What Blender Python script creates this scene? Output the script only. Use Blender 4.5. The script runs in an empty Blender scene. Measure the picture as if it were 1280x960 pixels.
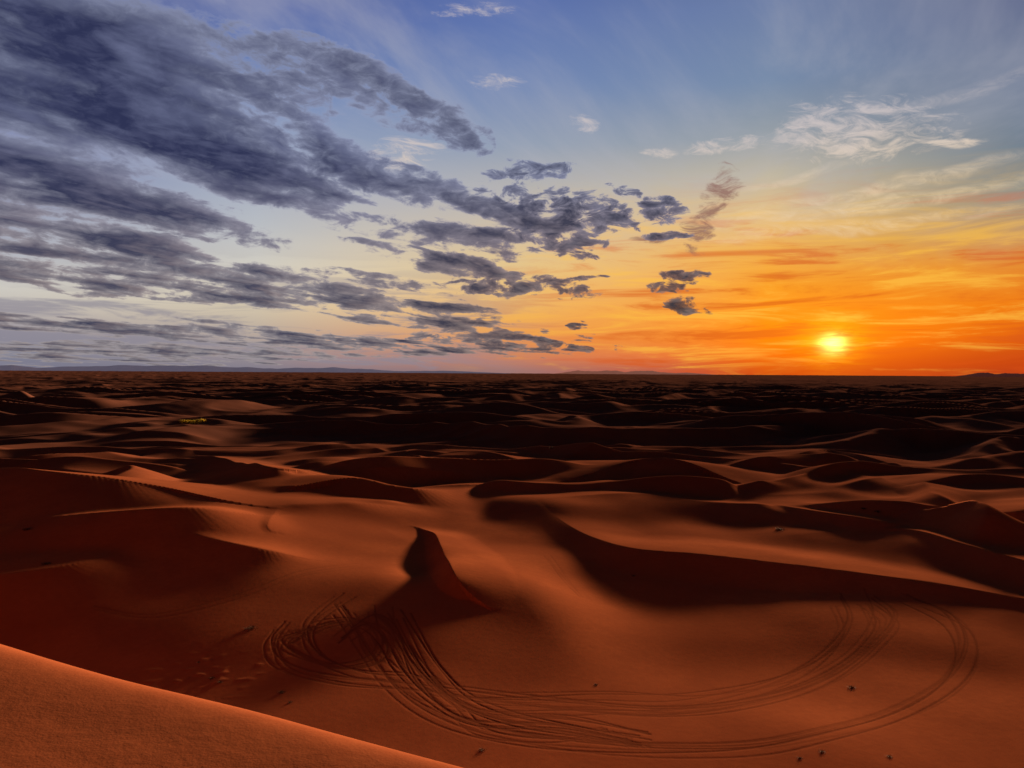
import bpy, math, numpy as np, random
from mathutils import Matrix, Vector
random.seed(3)
scene = bpy.context.scene
scene.view_settings.view_transform = 'Standard'
scene.view_settings.look = 'None'
scene.view_settings.exposure = 0

# ------------------------------------------------------------------ camera
F = 1280 * 26 / 36.0
HC = 30.0
PITCH = math.radians(-0.87)
ROLL = math.radians(0.36)
fwd = np.array([0, math.cos(PITCH), math.sin(PITCH)])
r0 = np.array([1.0, 0, 0]); u0 = np.cross(r0, fwd)
right = r0 * math.cos(ROLL) + u0 * math.sin(ROLL)
up = -r0 * math.sin(ROLL) + u0 * math.cos(ROLL)
cam_d = bpy.data.cameras.new("camera")
cam_d.lens = 26; cam_d.sensor_width = 36; cam_d.sensor_fit = 'HORIZONTAL'
cam_d.clip_start = 0.1; cam_d.clip_end = 90000
cam = bpy.data.objects.new("camera", cam_d)
scene.collection.objects.link(cam)
m = Matrix.Identity(4)
for i in range(3):
    m[i][0] = right[i]; m[i][1] = up[i]; m[i][2] = -fwd[i]
m[2][3] = HC
cam.matrix_world = m
scene.camera = cam

def ray(px, py):
    d = fwd + right * ((px - 640) / F) + up * ((480 - py) / F)
    return d / np.linalg.norm(d)
def ground(px, py, z=0.0):
    d = ray(px, py); t = (z - HC) / d[2]
    return d[0] * t, d[1] * t
def azel(px, py):
    d = ray(px, py)
    return math.atan2(d[0], d[1]), math.asin(d[2])

# ------------------------------------------------------------------ noise
rng = np.random.RandomState(7)
PERM = rng.permutation(512).astype(np.int32)
PERM = np.concatenate([PERM, PERM])
GA = rng.rand(512) * 2 * np.pi
GX = np.cos(GA); GY = np.sin(GA)
def perlin(x, y, seed=0):
    x = x + seed * 37.17; y = y + seed * 91.73
    xi = np.floor(x).astype(np.int64); yi = np.floor(y).astype(np.int64)
    xf = x - xi; yf = y - yi
    u = xf * xf * xf * (xf * (xf * 6 - 15) + 10)
    v = yf * yf * yf * (yf * (yf * 6 - 15) + 10)
    def g(ix, iy, fx, fy):
        h = PERM[(PERM[ix & 511] + iy) & 511]
        return GX[h] * fx + GY[h] * fy
    a = g(xi, yi, xf, yf); b = g(xi + 1, yi, xf - 1, yf)
    c = g(xi, yi + 1, xf, yf - 1); d = g(xi + 1, yi + 1, xf - 1, yf - 1)
    return ((a + u * (b - a)) + v * ((c + u * (d - c)) - (a + u * (b - a)))) * 1.4
def sstep(a, b, x):
    t = np.clip((x - a) / (b - a), 0, 1)
    return t * t * (3 - 2 * t)
def smax(a, b, k):
    h = np.clip(k - np.abs(a - b), 0, None) / k
    return np.maximum(a, b) + h * h * k * 0.25

# ------------------------------------------------------------------ dune crests: (px, py, height) + steep width, gentle width
RID = [
 ([(618,604,0),(640,618,.8),(688,645,1.3),(740,671,1.7),(790,685,2.1),(870,692,2.5),(960,702,2.4),(1060,714,2.0),(1160,727,1.6),(1280,748,1.4),(1440,780,1.3)], 15, 30),
 ([(490,668,0),(518,662,.8),(540,665,1.7),(551,684,2.2),(564,710,2.2),(577,732,1.6),(589,748,.8),(602,760,.3),(612,768,0)], 4.2, 14),
 ([(680,614,0),(740,592,3),(790,577,5),(832,572,6.5),(862,580,5.4),(890,595,3.4),(925,618,0)], 28, 50),
 ([(370,624,0),(440,598,4.6),(490,606,5.0),(540,612,4.6),(600,608,2.6),(660,600,0)], 22, 34),
 ([(500,563,0),(520,567,3.2),(532,576,3.2),(548,585,1.6),(560,591,0)], 8, 18),
 ([(352,634,0),(340,644,1.3),(334,655,1.7),(337,666,1.2),(352,677,0)], 8, 8),
 ([(225,562,0),(270,569,4.2),(305,579,5.2),(340,590,4.2),(390,604,1.2),(430,614,0)], 26, 36),
 ([(-120,580,6),(0,588,6.6),(60,592,6.4),(140,600,5.0),(215,614,3.0),(280,628,1.4),(350,645,0)], 36, 40),
 ([(-160,742,3.0),(0,718,3.4),(90,705,3.0),(150,692,1.8),(230,678,0)], 24, 18),
 ([(1090,672,0),(1140,662,2.6),(1200,678,3.2),(1280,700,3.3),(1420,735,3)], 12, 26),
 ([(1180,664,0),(1240,650,2.6),(1300,633,5),(1420,615,5)], 16, 34),
 ([(940,582,0),(1000,562,4),(1040,555,5),(1085,566,4),(1140,592,0)], 22, 50),
 ([(870,584,0),(900,598,2.5),(930,618,2.3),(965,640,0)], 12, 24),
 ([(905,628,0),(975,632,2.6),(1060,644,3.2),(1120,655,2.4),(1160,664,0)], 14, 24),
 ([(20,650,1.0),(150,638,3.4),(240,634,3.4),(300,642,2.0),(350,652,0)], 28, 18),
 ([(1120,620,0),(1170,600,3),(1230,592,4),(1300,600,3.4),(1420,620,2)], 18, 36),
 ([(400,645,0),(460,636,2.0),(520,636,2.3),(575,643,1.5),(612,653,0)], 16, 12),
 ([(150,676,0),(230,668,1.8),(310,682,2.0),(370,696,1.2),(410,708,0)], 16, 13),
]
PIT = ground(530, 728)
FL = ground(628, 752)
BW = ground(850, 755)
FP = ground(255, 850)
def base_h(x, y):
    r = np.hypot(x, y)
    z = 1.2 * perlin(x/90, y/90, 11) * sstep(60, 160, r)
    lw = sstep(-12, -50, x)
    z = z - 4.0 * sstep(-14, -60, x) * np.exp(-((r - 78)/38)**4)
    z = z + 6.8 * lw * sstep(58, 126, r) * sstep(230, 138, r)
    bx, by = ground(960, 838)
    z = z - 1.0 * np.exp(-(((x-bx)/26)**2 + ((y-by)/12)**2))
    z = z - 1.0 * np.exp(-(((x-BW[0])/18)**2 + ((y-BW[1])/12)**2))
    z = z - 0.8 * np.exp(-(((x-PIT[0])/3.4)**2 + ((y-PIT[1])/7)**2))
    ux, uy = 0.30, -0.954
    a = (x-FL[0])*ux + (y-FL[1])*uy; b = (x-FL[0])*(-uy) + (y-FL[1])*ux
    z = z + 2.4 * np.exp(-(b/np.where(b > 0, 9.5, 34))**2 - (a/20)**2)
    z = z + 0.35 * perlin(x/16, y/16, 5) * sstep(45, 70, r)
    z = z + 0.13 * np.clip(perlin(x/1.5, y/1.1, 71) - .25, 0, 1) * np.exp(-(((x-FP[0])/7)**2 + ((y-FP[1])/4)**2))
    return z
def catmull(P, n=14):
    P = np.array(P, float)
    P = np.vstack([2 * P[0] - P[1], P, 2 * P[-1] - P[-2]])
    out = []
    for i in range(1, len(P) - 2):
        for k in range(n):
            t = k / n
            out.append(0.5 * ((2 * P[i]) + (-P[i-1] + P[i+1]) * t + (2*P[i-1] - 5*P[i] + 4*P[i+1] - P[i+2]) * t*t
                              + (-P[i-1] + 3*P[i] - 3*P[i+1] + P[i+2]) * t**3))
    out.append(P[-2])
    return np.array(out)
RPOLY = []
for pts, ws, wg in RID:
    W = []
    for a, b, h in pts:
        zb = 0.0
        for _ in range(8):
            gx, gy = ground(a, b, h + zb)
            zb = .5 * zb + .5 * float(base_h(np.array([gx]), np.array([gy]))[0])
        W.append((gx, gy, h))
    RPOLY.append((catmull(W, 11).astype(np.float32), ws, wg))

def ridge_height(x, y, poly, ws, wg):
    out = np.zeros_like(x)
    R = max(ws, wg)
    msk = (x > poly[:,0].min()-R) & (x < poly[:,0].max()+R) & (y > poly[:,1].min()-R) & (y < poly[:,1].max()+R)
    idx = np.nonzero(msk)[0]
    CH = 30000
    A = poly[:-1, :2]; B = poly[1:, :2]; AB = B - A; L2 = (AB**2).sum(1) + 1e-9; LL = np.sqrt(L2)
    hA = poly[:-1, 2]; hB = poly[1:, 2]; hm = poly[:,2].max()
    xf = x.astype(np.float32); yf = y.astype(np.float32)
    for s in range(0, len(idx), CH):
        ii = idx[s:s+CH]
        X = xf[ii][:, None]; Y = yf[ii][:, None]
        t = np.clip(((X - A[:,0]) * AB[:,0] + (Y - A[:,1]) * AB[:,1]) / L2, 0, 1)
        dx = X - (A[:,0] + t * AB[:,0]); dy = Y - (A[:,1] + t * AB[:,1])
        d2 = dx*dx + dy*dy
        j = np.argmin(d2, 1); k = np.arange(len(ii))
        cr = (AB[j,0] * dy[k,j] - AB[j,1] * dx[k,j]) / (LL[j] * np.sqrt(d2[k,j]) + 1e-5)
        sd = np.clip(.5 + .62 * cr, 0, 1); sd = (sd * sd * (3 - 2 * sd))[:, None]
        h = np.maximum(hA + t * (hB - hA), 0)
        w = (ws + (wg - ws) * sd) * (0.35 + 0.65 * np.minimum(h / hm, 1))
        rr2 = (X*X + Y*Y) * np.float32(.0026**2)
        tt = np.minimum(np.sqrt(d2 + rr2) / w, 1)
        q = 1 - tt
        p1 = q*np.sqrt(q) * (1 + .35*tt); p2 = q * (.25 + .75*q)
        out[ii] = (h * (p2 + (p1 - p2) * sd)).max(1)
    return out

SUN_PX = azel(1041, 430)
def dune_layer(x, y, lam, seed, ang, warp, c=.36, lo=.72, al=1.4, k=.10):
    ca, sa = math.cos(ang), math.sin(ang)
    wx = perlin(x/(lam*2.2), y/(lam*2.2), seed) * warp * 1.5 + perlin(x/(lam*.9), y/(lam*.9), seed+1) * warp * .35
    p = (x * sa + y * ca) / lam + wx
    ph = p - np.floor(p)
    pr = -smax(-(ph / c)**1.15, -(np.clip((1 - ph) / (1 - c), 0, 2))**1.35, k)
    amp = np.clip(lo + 0.9 * perlin(x/(lam*al), y/(lam*al), seed+2), 0.2, 1.7)
    return np.clip(pr, 0, None) * amp

def height(x, y):
    r = np.hypot(x, y)
    z = base_h(x, y)
    h = np.zeros_like(x)
    for R in RPOLY:
        h = smax(h, ridge_height(x, y, *R), 0.6)
    near = sstep(116, 165, r); far = sstep(220, 380, r); vf = sstep(700, 2200, r)
    a_ = x / np.maximum(r, 1)
    cc = .58 - .16 * sstep(-.25, .25, a_)
    P = 5.4 * smax(dune_layer(x, y, 41, 21, -0.45, .75, cc), .8 * dune_layer(x, y, 50, 25, .55, .75, cc), .15) * near
    P2 = 10.5 * smax(dune_layer(x, y, 68, 31, -0.15, .8, cc, k=.22), .8 * dune_layer(x, y, 88, 36, -.8, .8, cc, k=.22), .2) * far * (1 - .65*vf)
    P3 = 1.9 * dune_layer(x, y, 26, 41, -0.4, .6) * sstep(130, 210, r) * sstep(600, 280, r)
    P4 = 9 * dune_layer(x, y, 340, 44, 0.1, .6, k=.3) * vf
    proc = smax(P * (1 - far), P2, 1.0) + P3 * .8 + P4
    proc *= 1 - 0.6 * sstep(1.0, 4.0, h) * (1 - far)
    h = smax(h, proc, 0.9)
    z = z + h - 4.8 * far
    t = x * .385 + y * .89 - 5.78 + 0.2 * perlin(x/5, y/5, 61)
    soft = .5 * (t + np.sqrt(t*t + .08))
    zk = 26.5 - x * .02 - 0.8 * soft - 0.02 * np.clip(-t, 0, 7) - np.clip(-t - 9, 0, None) * .35
    zk += 0.025 * perlin(x/2.2, y/2.2, 62)
    z = smax(z, zk, 1.5)
    return z

# ------------------------------------------------------------------ terrain sheet (polar grid)
def geo(a, b, k):
    n = int(math.log(b/a) / math.log(k)) + 1
    return np.geomspace(a, b, n)[:-1]
rad = np.concatenate([geo(0.6, 4, 1.05), geo(4, 16, 1.01), geo(16, 50, 1.02), geo(50, 115, 1.0020), geo(115, 500, 1.0028), geo(500, 2500, 1.0042), geo(2500, 40000, 1.02), [40000]])
azd = np.concatenate([np.arange(-180, -40, 1.0), np.arange(-40, 40, 0.058), np.arange(40, 180, 1.0)])
az = np.radians(azd)
NR, NA = len(rad), len(az)
RR, AA = np.meshgrid(rad, az, indexing='ij')
X = (RR * np.sin(AA)).ravel(); Y = (RR * np.cos(AA)).ravel()
Z = height(X, Y)

TS = np.geomspace(30, 1600, 1400)
def project_many(L):
    D = np.array([ray(px, py) for px, py in L])
    P = D[:, None, :] * TS[None, :, None]; P[..., 2] += HC
    H = height(P[..., 0].ravel(), P[..., 1].ravel()).reshape(P.shape[:2])
    below = P[..., 2] < H
    k = np.argmax(below, 1); n = np.arange(len(L))
    k = np.maximum(k, 1)
    d0 = P[n, k-1, 2] - H[n, k-1]; d1 = P[n, k, 2] - H[n, k]
    f = (d0 / (d0 - d1 + 1e-9))[:, None]
    return P[n, k-1] * (1-f) + P[n, k] * f

# tyre tracks pressed into the sand
T1 = [(352,785),(338,806),(352,830),(420,848),(500,856),(590,868),(700,882),(820,890),(930,878),(1030,848),(1090,806),(1112,775),(1085,752)]
T2 = [(430,765),(455,805),(490,858),(540,894),(620,918),(720,932),(850,938),(980,930),(1100,900),(1175,862),(1206,815),(1190,775),(1140,750)]
T3 = [(498,775),(520,815),(545,850),(580,882),(640,905),(720,920),(800,934)]
T4 = [(430,748),(405,766),(385,790),(400,820),(450,842),(520,850),(560,880),(600,915),(690,925),(760,915)]
T5 = [(470,770),(478,805),(515,845),(560,872),(660,880),(760,880),(860,880),(960,860),(1040,820),(1070,780),(1060,750)]
T6 = [(690,700),(715,730),(735,752)]
T7 = [(425,795),(455,776),(482,795),(500,830),(535,868),(590,898),(700,905),(800,925)]
T8 = [(120,760),(200,770),(300,745),(380,715),(450,705)]
T9 = [(360,805),(400,784),(450,778),(480,797),(470,825),(420,835),(370,820),(350,802),(390,788)]
jobs = []
for T, n, jit, dp in ((T1,7,13,.75),(T2,7,15,.7),(T3,8,20,1),(T4,4,14,.8),(T5,9,24,.65),(T6,3,14,.4),(T7,10,18,1),(T8,3,12,.3),(T9,6,14,.85)):
    for k in range(n):
        ox, oy = random.uniform(-jit, jit), random.uniform(-jit, jit) * .6
        a1, a2, p1, p2 = random.uniform(0, jit*.4), random.uniform(0, jit*.22), random.uniform(0, 6), random.uniform(0, 6)
        Q = [(px + ox + a1*math.sin(i*.9+p1), py + oy + a2*math.sin(i*1.1+p2)) for i, (px, py) in enumerate(T)]
        jobs.append((Q, dp * random.uniform(.45, 1.1)))
rut = np.zeros(NR * NA)
for Q, dp in jobs:
    W = catmull(project_many(Q), 60)
    seg = np.diff(W[:, :2], axis=0); L = np.hypot(seg[:,0], seg[:,1]) + 1e-6
    nrm = np.stack([-seg[:,1]/L, seg[:,0]/L], 1)
    nsub = max(2, int(L.max()/0.06))
    fade = .5 + .5 * np.sin(np.linspace(random.uniform(0,6), random.uniform(10,20), len(L)))
    for s in range(nsub):
        base = W[:-1, :2] + seg * (s / nsub)
        for o in np.arange(-.24, .25, .06):
            p = base + nrm * o
            rr = np.hypot(p[:,0], p[:,1]); aa = np.degrees(np.arctan2(p[:,0], p[:,1]))
            ri = np.clip(np.searchsorted(rad, rr), 0, NR-1); ci = np.clip(np.searchsorted(azd, aa), 0, NA-1)
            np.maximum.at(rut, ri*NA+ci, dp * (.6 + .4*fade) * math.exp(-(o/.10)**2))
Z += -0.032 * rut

co = np.empty((NR*NA + 1, 3), np.float32)
co[:-1, 0] = X; co[:-1, 1] = Y; co[:-1, 2] = Z
co[-1] = (0, 0, height(np.array([0.0]), np.array([0.0]))[0])
i = np.arange(NR-1)[:, None] * NA; j = np.arange(NA)[None, :]; j2 = (j + 1) % NA
quads = np.stack([i + j, i + j2, i + NA + j2, i + NA + j], -1).reshape(-1, 4)[:, ::-1]
jj = np.arange(NA); tris = np.stack([np.full(NA, NR*NA), jj, (jj+1) % NA], 1)[:, ::-1]
me = bpy.data.meshes.new("sand_desert")
me.vertices.add(len(co)); me.vertices.foreach_set("co", co.ravel())
nl = quads.size + tris.size
me.loops.add(nl); me.loops.foreach_set("vertex_index", np.concatenate([quads.ravel(), tris.ravel()]).astype(np.int32))
npoly = len(quads) + len(tris)
me.polygons.add(npoly)
me.polygons.foreach_set("loop_start", np.concatenate([np.arange(len(quads))*4, quads.size + np.arange(len(tris))*3]).astype(np.int32))
me.polygons.foreach_set("use_smooth", np.ones(npoly, bool))
me.update(calc_edges=True)
at = me.attributes.new("track", 'FLOAT', 'POINT')
at.data.foreach_set("value", np.append(rut, 0).astype(np.float32))
ground_o = bpy.data.objects.new("ground", me)
scene.collection.objects.link(ground_o)
ground_o["kind"] = "structure"
ground_o["label"] = "orange sand dunes with curving tyre tracks"

# ------------------------------------------------------------------ node helper
class NT:
    def __init__(s, tree): s.t = tree
    def n(s, typ, **kw):
        nd = s.t.nodes.new(typ)
        for k, v in kw.items(): setattr(nd, k, v)
        return nd
    def put(s, sock, v):
        if isinstance(v, bpy.types.NodeSocket): s.t.links.new(v, sock)
        else: sock.default_value = v
    def m(s, op, a, b=None, c=None, clamp=False):
        nd = s.n('ShaderNodeMath', operation=op, use_clamp=clamp)
        s.put(nd.inputs[0], a)
        if b is not None: s.put(nd.inputs[1], b)
        if c is not None: s.put(nd.inputs[2], c)
        return nd.outputs[0]
    def mr(s, v, a, b, c=0.0, d=1.0, smooth=True):
        nd = s.n('ShaderNodeMapRange', interpolation_type='SMOOTHSTEP' if smooth else 'LINEAR')
        for k, q in enumerate((v, a, b, c, d)): s.put(nd.inputs[k], q)
        return nd.outputs[0]
    def xyz(s, x, y, z=0.0):
        nd = s.n('ShaderNodeCombineXYZ')
        s.put(nd.inputs[0], x); s.put(nd.inputs[1], y); s.put(nd.inputs[2], z)
        return nd.outputs[0]
    def dot(s, v, k):
        nd = s.n('ShaderNodeVectorMath', operation='DOT_PRODUCT')
        s.put(nd.inputs[0], v); nd.inputs[1].default_value = k
        return nd.outputs['Value']
    def noise(s, vec, scale, detail=6, rough=.55, dist=0.0):
        nd = s.n('ShaderNodeTexNoise')
        s.put(nd.inputs['Vector'], vec); nd.inputs['Scale'].default_value = scale
        nd.inputs['Detail'].default_value = detail; nd.inputs['Roughness'].default_value = rough
        nd.inputs['Distortion'].default_value = dist
        return nd.outputs[0]
    def mix(s, f, a, b, mode='MIX'):
        nd = s.n('ShaderNodeMix', data_type='RGBA', blend_type=mode)
        s.put(nd.inputs[0], f); s.put(nd.inputs[6], a); s.put(nd.inputs[7], b)
        return nd.outputs[2]
def lin(c):
    return tuple(((v/255)/12.92 if v/255 <= .04045 else ((v/255+.055)/1.055)**2.4) for v in c) + (1.0,)

# ------------------------------------------------------------------ sand material
mat = bpy.data.materials.new("sand"); mat.use_nodes = True
nt = mat.node_tree; nt.nodes.clear(); N = NT(nt)
bs = N.n('ShaderNodeBsdfDiffuse'); bs.inputs['Roughness'].default_value = .3
mo = N.n('ShaderNodeOutputMaterial'); nt.links.new(bs.outputs[0], mo.inputs[0])
geo_n = N.n('ShaderNodeNewGeometry'); pos = geo_n.outputs['Position']
n1 = N.noise(pos, .035, 3, .55); n2 = N.noise(pos, 1.4, 3, .65); n3 = N.noise(pos, 30, 1, .7); n4 = N.noise(pos, .18, 4, .6)
c = N.mix(N.mr(n1, .35, .65), (.225, .064, .027, 1), (.30, .089, .036, 1))
c = N.mix(N.m('MULTIPLY', N.mr(n4, .40, .65), .35), c, (.19, .054, .025, 1))
c = N.mix(N.m('MULTIPLY', N.mr(n2, .3, .7), .3), c, (.19, .052, .024, 1))
c = N.mix(N.m('MULTIPLY', N.mr(n3, .3, .75), .16), c, (.38, .14, .06, 1))
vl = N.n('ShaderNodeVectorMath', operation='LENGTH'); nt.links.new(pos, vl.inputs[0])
c = N.mix(N.mr(vl.outputs['Value'], 100, 380, 0, .78, False), c, (.088, .047, .039, 1))  # midground shade put into the colour: sand albedo drops with distance
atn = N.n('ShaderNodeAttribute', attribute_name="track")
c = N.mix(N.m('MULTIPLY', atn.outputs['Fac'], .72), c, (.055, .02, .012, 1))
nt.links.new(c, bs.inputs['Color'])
hgt = N.m('ADD', N.m('MULTIPLY', n2, .022), N.m('MULTIPLY', n3, .003))
bp = N.n('ShaderNodeBump'); bp.inputs['Strength'].default_value = .6; bp.inputs['Distance'].default_value = 1.0
nt.links.new(hgt, bp.inputs['Height']); nt.links.new(bp.outputs[0], bs.inputs['Normal'])
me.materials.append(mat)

# ------------------------------------------------------------------ distant hills
def hill_range(px0, px1, hpx, D, seed, col, label):
    n = 260
    a0 = azel(px0, 466)[0]; a1 = azel(px1, 466)[0]
    v = []; f = []
    for k in range(n + 1):
        t = k / n; a = a0 + (a1 - a0) * t
        e = min(1, t * 6, (1 - t) * 3)
        nv = float(perlin(np.array([t*5.0]), np.array([seed+.5]), seed)[0]) * .45 + float(perlin(np.array([t*19.0]), np.array([seed+.5]), seed)[0]) * .14 \
            + float(perlin(np.array([t*60.0]), np.array([seed+.5]), seed)[0]) * .05
        h = max(0.02, (.62 + nv)) * e * hpx / F * D
        for q, (dd, zz) in enumerate(((-.06, -60), (-.02, h * .55), (0, h), (.08, -60))):
            r = D * (1 + dd)
            v.append((r * math.sin(a), r * math.cos(a), zz))
        if k:
            b = (k - 1) * 4
            for q in range(3): f.append((b+q, b+q+1, b+q+5, b+q+4))
    mm = bpy.data.meshes.new("hills"); mm.from_pydata(v, [], f); mm.update()
    o = bpy.data.objects.new("hills", mm); scene.collection.objects.link(o)
    mt = bpy.data.materials.new("haze_glow_rock"); mt.use_nodes = True
    K = NT(mt.node_tree); b = mt.node_tree.nodes['Principled BSDF']
    g = K.n('ShaderNodeNewGeometry')
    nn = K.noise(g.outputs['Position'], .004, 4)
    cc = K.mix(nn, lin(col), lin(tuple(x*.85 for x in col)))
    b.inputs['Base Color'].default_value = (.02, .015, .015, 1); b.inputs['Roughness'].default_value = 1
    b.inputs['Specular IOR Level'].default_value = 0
    mt.node_tree.links.new(cc, b.inputs['Emission Color']); b.inputs['Emission Strength'].default_value = .9  # aerial haze painted as emission; the hills glow by themselves
    mm.materials.append(mt)
    o["kind"] = "structure"; o["label"] = label
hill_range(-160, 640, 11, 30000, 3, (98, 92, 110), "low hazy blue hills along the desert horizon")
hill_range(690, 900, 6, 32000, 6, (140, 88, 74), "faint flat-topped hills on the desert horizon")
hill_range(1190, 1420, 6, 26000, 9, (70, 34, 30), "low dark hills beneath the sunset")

# ------------------------------------------------------------------ world
w = bpy.data.worlds.new("World"); scene.world = w; w.use_nodes = True
wt = w.node_tree; wt.nodes.clear(); S = NT(wt)
tc = S.n('ShaderNodeTexCoord'); dirv = tc.outputs['Generated']
sp = S.n('ShaderNodeSeparateXYZ'); wt.links.new(dirv, sp.inputs[0])
dx, dy, dz = sp.outputs
AZ = S.m('ARCTAN2', dx, dy); EL = S.m('ARCSINE', dz)
ELM = math.radians(30)
eln = S.m('DIVIDE', EL, ELM, clamp=True)
cols = {
 0:   [(0,(66,80,142)),(150,(98,114,168)),(250,(142,152,182)),(310,(172,176,188)),(360,(204,200,192)),(385,(194,186,178)),(410,(156,150,158)),(440,(130,130,146)),(462,(116,116,136))],
 320: [(0,(80,100,165)),(100,(108,132,182)),(200,(155,167,192)),(280,(184,188,194)),(330,(208,204,194)),(380,(212,198,172)),(410,(190,174,158)),(435,(162,148,148)),(462,(130,124,138))],
 640: [(0,(90,112,172)),(100,(112,134,180)),(180,(146,159,180)),(240,(184,180,176)),(290,(212,192,160)),(340,(232,198,134)),(390,(240,180,96)),(425,(232,150,80)),(448,(205,130,94)),(464,(158,116,110))],
 960: [(0,(108,126,166)),(100,(120,140,170)),(170,(150,158,164)),(220,(196,184,158)),(265,(230,192,128)),(310,(244,178,72)),(360,(250,158,38)),(410,(253,140,14)),(445,(246,112,8)),(466,(205,75,10))],
 1280:[(0,(96,106,140)),(100,(100,116,144)),(180,(116,130,144)),(240,(148,144,130)),(285,(196,150,94)),(330,(230,142,48)),(380,(240,125,20)),(425,(226,96,16)),(455,(190,72,20)),(470,(140,60,35))],
}
def ramp(stops, fac):
    nd = S.n('ShaderNodeValToRGB'); wt.links.new(fac, nd.inputs[0])
    cr = nd.color_ramp; stops = sorted(stops)
    cr.elements[0].position = stops[0][0]; cr.elements[0].color = stops[0][1]
    cr.elements[1].position = stops[-1][0]; cr.elements[1].color = stops[-1][1]
    for p, cc in stops[1:-1]:
        e = cr.elements.new(p); e.color = cc
    return nd.outputs[0]
prev = None
for px in sorted(cols):
    st = []
    for py, cc in cols[px]:
        a, e = azel(px, py); st.append((min(max(e/ELM, 0), .995), lin(cc)))
    st.append((1.0, lin(tuple(v*.82 for v in cols[px][0][1]))))
    R = ramp(st, eln); a = azel(px, 300)[0]
    if prev is None: sky = R
    else: sky = S.mix(S.mr(AZ, prev, a, smooth=False), sky, R)
    prev = a
band = S.noise(S.xyz(S.m('MULTIPLY', AZ, 5), S.m('MULTIPLY', EL, 48), 3.1), 1.0, 6, .62, .6)
lowm = S.m('MULTIPLY', S.mr(EL, .27, .12), S.mr(AZ, -.15, .25))
sky = S.mix(S.m('MULTIPLY', S.mr(band, .50, .66), S.m('MULTIPLY', lowm, .7)), sky, lin((215, 88, 24)))
sky = S.mix(S.m('MULTIPLY', S.mr(band, .50, .34), S.m('MULTIPLY', lowm, .6)), sky, lin((255, 196, 70)))
lowl = S.m('MULTIPLY', S.mr(EL, .17, .06), S.mr(AZ, .12, -.2))
sky = S.mix(S.m('MULTIPLY', S.mr(band, .45, .6), S.m('MULTIPLY', lowl, .75)), sky, lin((138, 134, 148)))
sky = S.mix(S.m('MULTIPLY', S.mr(EL, .05, .005), S.m('MULTIPLY', S.mr(AZ, .15, .4), .6)), sky, lin((205, 62, 14)))

zz = S.m('ADD', S.m('MAXIMUM', dz, 0.0), .09)
qx = S.m('DIVIDE', dx, zz); qy = S.m('DIVIDE', dy, zz)
va = azel(1120, 466)[0]
s_ = S.m('ADD', S.m('MULTIPLY', qx, math.sin(va)), S.m('MULTIPLY', qy, math.cos(va)))
t_ = S.m('SUBTRACT', S.m('MULTIPLY', qx, math.cos(va)), S.m('MULTIPLY', qy, math.sin(va)))
cv = S.xyz(S.m('MULTIPLY', s_, .56), t_, 0.0)
cv2 = S.xyz(S.m('MULTIPLY_ADD', s_, .56, .045), S.m('ADD', t_, .035), 0.0)
wn = S.n('ShaderNodeTexNoise'); wt.links.new(cv, wn.inputs['Vector']); wn.inputs['Scale'].default_value = 2.6; wn.inputs['Detail'].default_value = 3
wsp = S.n('ShaderNodeSeparateColor'); wt.links.new(wn.outputs['Color'], wsp.inputs[0])
wa = S.m('ADD', AZ, S.m('MULTIPLY_ADD', wsp.outputs[0], .08, -.04))
we = S.m('ADD', EL, S.m('MULTIPLY_ADD', wsp.outputs[1], .04, -.02))
VQ = S.xyz(S.m('MULTIPLY', wa, wa), S.m('MULTIPLY', wa, we), S.m('MULTIPLY', we, we)); VL = S.xyz(wa, we, 0.0)
def blobs(L):
    acc = None
    for px, py, rx, ry, rot, wgt in L:
        a, e = azel(px, py); th = math.radians(rot)
        a2, e2 = azel(px + math.cos(th)*5, py + math.sin(th)*5)
        R = math.hypot(a2-a, e2-e)/5; ang = math.atan2(e2-e, a2-a)
        c_, s2 = math.cos(ang), math.sin(ang); ix = 1/(rx*R)**2; iy = 1/(ry*R)**2
        A = c_*c_*ix + s2*s2*iy; C = s2*s2*ix + c_*c_*iy; B = 2*c_*s2*(ix-iy)
        q = S.m('ADD', S.dot(VQ, (A, B, C)), S.m('ADD', S.dot(VL, (-2*A*a - B*e, -2*C*e - B*a, 0)), A*a*a + B*a*e + C*e*e + (1-wgt)*1.5))
        acc = q if acc is None else S.m('MINIMUM', acc, q)
    return S.mr(acc, 2.3, .1)
big = blobs([
 (20,90,340,150,10,1),(255,75,200,50,18,1),(480,122,120,28,25,1),(60,255,260,85,12,1),(200,150,200,65,15,1),(345,228,130,28,14,1),
 (450,203,120,32,20,1),(595,255,110,20,18,1),(520,290,130,18,10,1),(540,326,95,12,10,1),(290,350,260,28,5,1),(80,330,240,36,6,1),
 (480,378,150,13,8,1),(570,408,130,9,6,1),(150,410,290,14,3,.95),(120,440,380,14,1,.95),(430,428,240,9,3,.95)])
sml = blobs([(665,212,50,13,-5,.9),
 (695,258,92,24,12,1),(690,298,74,15,10,1),(640,356,92,14,3,1),(725,350,32,5,-8,.9),(820,262,34,13,15,.95),(768,238,24,9,20,.9),
 (846,352,28,11,-10,.95),(858,380,28,10,8,.95),(838,297,36,7,-5,.85),(726,410,14,3.5,0,.9),(640,428,110,7,4,1)])
nA = S.noise(cv, 3.1, 7, .56, .25); nB = S.noise(cv2, 3.1, 4, .56, .25)
nF = S.noise(S.xyz(AZ, S.m('MULTIPLY', EL, 2.1), 0.0), 34, 6, .62, .5)
nFc = S.m('SUBTRACT', nF, .5)
left = S.m('MULTIPLY', S.mr(AZ, -.2, -.5), S.mr(EL, .1, .28))
vb = S.m('MULTIPLY_ADD', S.m('SUBTRACT', nA, .5), 3.4, big)
vb = S.m('MULTIPLY_ADD', left, .42, vb)
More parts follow.
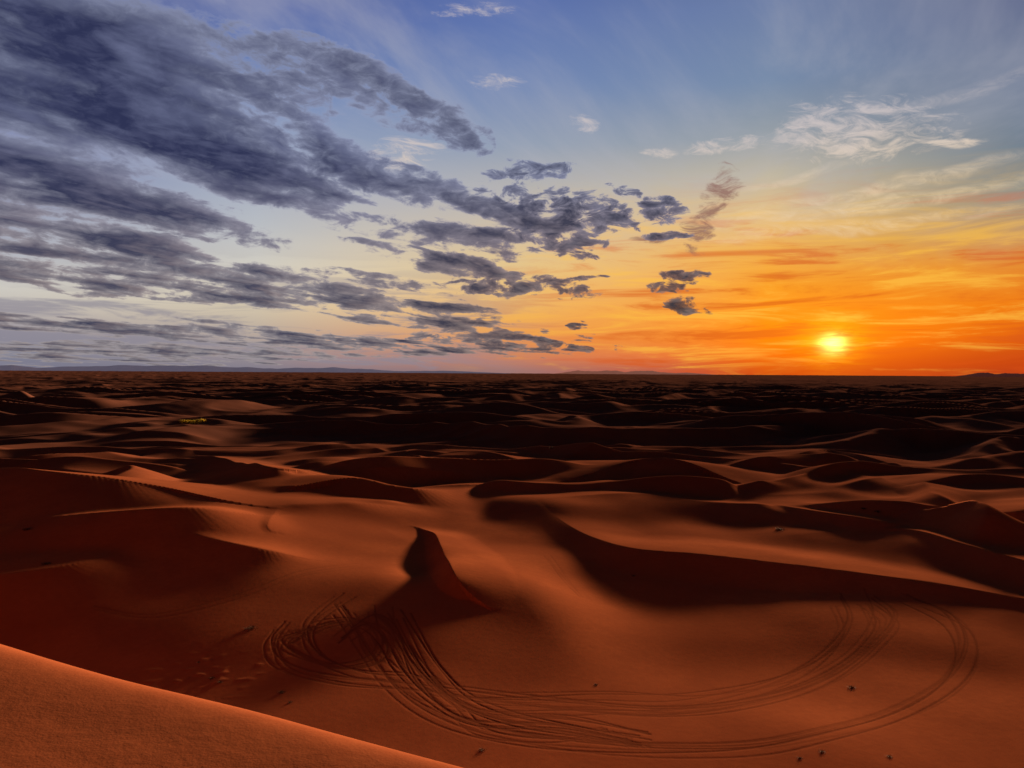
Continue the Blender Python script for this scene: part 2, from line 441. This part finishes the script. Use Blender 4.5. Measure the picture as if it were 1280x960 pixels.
vb = S.m('MULTIPLY_ADD', nFc, S.m('MULTIPLY_ADD', left, -.7, 1.6), vb)
vb = S.m('MULTIPLY', vb, S.mr(big, .0, .12))
vs = S.m('MULTIPLY_ADD', S.m('SUBTRACT', nA, .5), 1.2, S.m('MULTIPLY', sml, .95))
vs = S.m('MULTIPLY_ADD', nFc, 3.4, vs)
v = S.m('MAXIMUM', vb, S.m('MULTIPLY', vs, S.mr(sml, .02, .2)))
alpha = S.mr(v, .46, .84)
thick = S.mr(v, .50, 1.4, smooth=False)
low = S.mr(EL, .30, .07)
rgt = S.mr(AZ, -.35, .25)
c_edge = S.mix(low, lin((172, 180, 210)), S.mix(rgt, lin((198, 188, 186)), lin((176, 120, 84))))
c_core = S.mix(low, S.mix(rgt, lin((46, 51, 84)), lin((40, 44, 62))), S.mix(rgt, lin((62, 64, 86)), lin((40, 34, 40))))
lit = S.mr(S.m('SUBTRACT', nA, nB), -.03, .14, smooth=False)
ccol = S.mix(S.m('POWER', thick, .5), c_edge, c_core)
ccol = S.mix(S.m('MULTIPLY', lit, .28), ccol, S.mix(low, lin((152, 160, 196)), lin((190, 168, 158))))
ccol = S.mix(S.m('MULTIPLY', S.mr(nF, .40, .70), .12), ccol, S.mix(low, lin((140, 146, 184)), lin((150, 136, 140))))
cirm = blobs([(1068,163,100,38,-4,1),(1010,160,54,22,-8,.9),(908,178,38,10,-8,1),(1195,181,36,6,0,.95),(1135,165,36,16,-5,.95),(830,188,22,6,0,.85),
 (730,148,20,10,0,.75),(625,104,38,9,5,.6),(600,10,44,9,-5,.6),(500,190,70,20,-10,.65)])
streak = blobs([(1100,240,170,9,-12,.9),(1080,262,190,8,-9,.9),(1060,285,200,8,-6,.8),(1000,222,90,6,-14,.7),(1180,120,160,10,-14,.6)])
cn = S.noise(S.xyz(S.m('MULTIPLY_ADD', EL, 14, S.m('MULTIPLY', AZ, 24)), S.m('MULTIPLY', EL, 62), 7.0), 1.0, 7, .70, 1.2)
vc = S.m('MULTIPLY', S.m('MULTIPLY_ADD', S.m('SUBTRACT', cn, .5), 4.4, cirm), S.mr(cirm, 0, .15))
ac = S.m('MULTIPLY', S.mr(vc, .2, 1.7), .88)
ac = S.m('MAXIMUM', ac, S.m('MULTIPLY', streak, S.mr(cn, .3, .75, .05, .5)))
sky = S.mix(ac, sky, S.mix(S.mr(EL, .32, .2), lin((205, 195, 195)), lin((250, 222, 180))))
veil = S.noise(S.xyz(S.m('MULTIPLY', s_, .5), S.m('MULTIPLY', t_, 1.2), 5.0), 1.3, 6, .6, .8)
sky = S.mix(S.m('MULTIPLY', S.mr(veil, .40, .72), S.m('MULTIPLY', S.mr(EL, .1, .3), .42)), sky, lin((180, 180, 190)))
pink = blobs([(880,275,15,36,15,1),(905,236,18,26,25,1),(820,305,30,8,0,.6)])
vp = S.m('MULTIPLY', S.m('MULTIPLY_ADD', S.m('SUBTRACT', cn, .5), 3.8, pink), S.mr(pink, 0, .15))
sky = S.mix(S.m('MULTIPLY', S.mr(vp, .35, 1.35), .8), sky, lin((140, 98, 92)))
def sund(sa, se):
    a, e = S.m('SUBTRACT', AZ, SUN_PX[0]), S.m('SUBTRACT', EL, SUN_PX[1])
    a = S.m('DIVIDE', a, sa); e = S.m('DIVIDE', e, se)
    q = S.m('ADD', S.m('MULTIPLY', a, a), S.m('MULTIPLY', e, e))
    return S.m('POWER', math.e, S.m('MULTIPLY', q, -1.0))
def addc(base, f, col):
    return S.mix(f, base, col, 'ADD')
band2 = S.noise(S.xyz(S.m('MULTIPLY', AZ, 22), S.m('MULTIPLY', EL, 170), 1.7), 1.0, 3, .6, .5)
sky = addc(sky, S.m('MULTIPLY', sund(.13, .05), .7), (.34, .10, 0, 1))
sky = addc(sky, S.m('MULTIPLY', sund(.032, .024), S.mr(band2, .35, .6, .3, 1.0)), (.4, .34, 0, 1))
sky = S.mix(alpha, sky, ccol)
sky = addc(sky, S.m('MULTIPLY', sund(.0125, .0095), S.mr(band2, .35, .6, .6, 1.2)), (2.4, 2.1, .5, 1))
bg = S.n('ShaderNodeBackground'); wt.links.new(sky, bg.inputs[0])
dusk = S.mix(S.mr(dy, .62, -.1), (.022, .025, .044, 1), (.012, .012, .020, 1))
dusk = S.mix(S.mr(dz, 0, -.03), dusk, (.02, .008, .006, 1))
bg2 = S.n('ShaderNodeBackground'); wt.links.new(dusk, bg2.inputs[0])
fac = S.m('MAXIMUM', S.mr(dz, .47, .72), S.m('MAXIMUM', S.mr(dy, .62, .15), S.mr(dz, 0, -.03)))
mx = S.n('ShaderNodeMixShader'); wt.links.new(fac, mx.inputs[0]); wt.links.new(bg.outputs[0], mx.inputs[1]); wt.links.new(bg2.outputs[0], mx.inputs[2])
wo = S.n('ShaderNodeOutputWorld'); wt.links.new(mx.outputs[0], wo.inputs[0])

# ------------------------------------------------------------------ sun lamp
sd = bpy.data.lights.new("sun", 'SUN'); sd.energy = 20; sd.angle = math.radians(3.2); sd.color = (1, .60, .34)
so = bpy.data.objects.new("sun", sd); scene.collection.objects.link(so)
se = math.radians(6.2); sa = SUN_PX[0] + .10
dvec = Vector((math.sin(sa)*math.cos(se), math.cos(sa)*math.cos(se), math.sin(se)))
so.rotation_euler = dvec.to_track_quat('Z', 'Y').to_euler()

# ------------------------------------------------------------------ shrubs
def shrub_mesh(seed, n, spread, hgt):
    R = random.Random(seed); v = []; f = []
    for k in range(n):
        a = R.uniform(0, 6.283); lean = R.uniform(.1, 1.0); L = hgt * R.uniform(.5, 1.1)
        bx, by = R.gauss(0, spread*.3), R.gauss(0, spread*.3)
        wd = R.uniform(.008, .02) * hgt / .5
        pts = []
        for s in range(4):
            t = s / 3
            o = L * lean * t**1.4
            pts.append((bx + math.cos(a)*o, by + math.sin(a)*o, L*t*(1 - .35*lean*t) - .04))
        pxx, pyy = -math.sin(a)*wd, math.cos(a)*wd
        b = len(v)
        for s, p in enumerate(pts):
            kx = (1 - s/3.3)
            v += [(p[0]+pxx*kx, p[1]+pyy*kx, p[2]), (p[0]-pxx*kx, p[1]-pyy*kx, p[2])]
        for s in range(3): f.append((b+2*s, b+2*s+1, b+2*s+3, b+2*s+2))
    mm = bpy.data.meshes.new("desert_shrub"); mm.from_pydata(v, [], f); mm.update(); return mm
def veg_mat(name, c1, c2):
    mt = bpy.data.materials.new(name); mt.use_nodes = True; K = NT(mt.node_tree)
    b = mt.node_tree.nodes['Principled BSDF']; g = K.n('ShaderNodeNewGeometry')
    nn = K.noise(g.outputs['Position'], 9, 3)
    mt.node_tree.links.new(K.mix(nn, c1, c2), b.inputs['Base Color']); b.inputs['Roughness'].default_value = .8
    b.inputs['Specular IOR Level'].default_value = .1
    return mt
vdry = veg_mat("dry_shrub", (.035, .018, .010, 1), (.07, .04, .018, 1))
vgrn = veg_mat("yellow_green_shrub", (.5, .42, .03, 1), (.65, .5, .04, 1))
protos = [shrub_mesh(s, 150, .7, .5) for s in range(3)]
for p in protos: p.materials.append(vdry)
places = [(313,786,1.2),(265,848,.55),(275,853,.5),(352,866,.7),(363,878,.4),(248,828,.4),(602,938,.55),(745,856,.4),(1065,860,.75),(1028,940,.5),(1112,946,.45),(1000,948,.4),
          (975,662,1.9),(58,705,1.1),(34,662,1.4),(792,720,.7),(1098,640,1.6),(1080,636,1.2),(690,560,2.0)]
PP = project_many([(a, b) for a, b, s in places])
for k, (px, py, sc) in enumerate(places):
    o = bpy.data.objects.new("desert_shrub", protos[k % 3]); scene.collection.objects.link(o)
    o.location = PP[k]; o.scale = (sc, sc, sc*.6); o.rotation_euler = (0, 0, random.uniform(0, 6))
    o["label"] = "small dry dark shrub growing in bare sand"; o["category"] = "shrub"; o["group"] = "dry shrubs scattered over the dunes"
gp = shrub_mesh(9, 500, 3.0, 1.6); gp.materials.append(vgrn)
GP = project_many([(234,528),(243,529),(252,526)])
for k, sc in enumerate((1.5,1.7,1.1)):
    o = bpy.data.objects.new("green_bush", gp); scene.collection.objects.link(o)
    o.location = GP[k]; o.scale = (sc*1.4, sc, sc*.8); o.rotation_euler = (0, 0, k)
    o["label"] = "yellow-green desert bush between dark dunes"; o["category"] = "bush"; o["group"] = "yellow-green bushes in a dune hollow"
print("bush", GP)
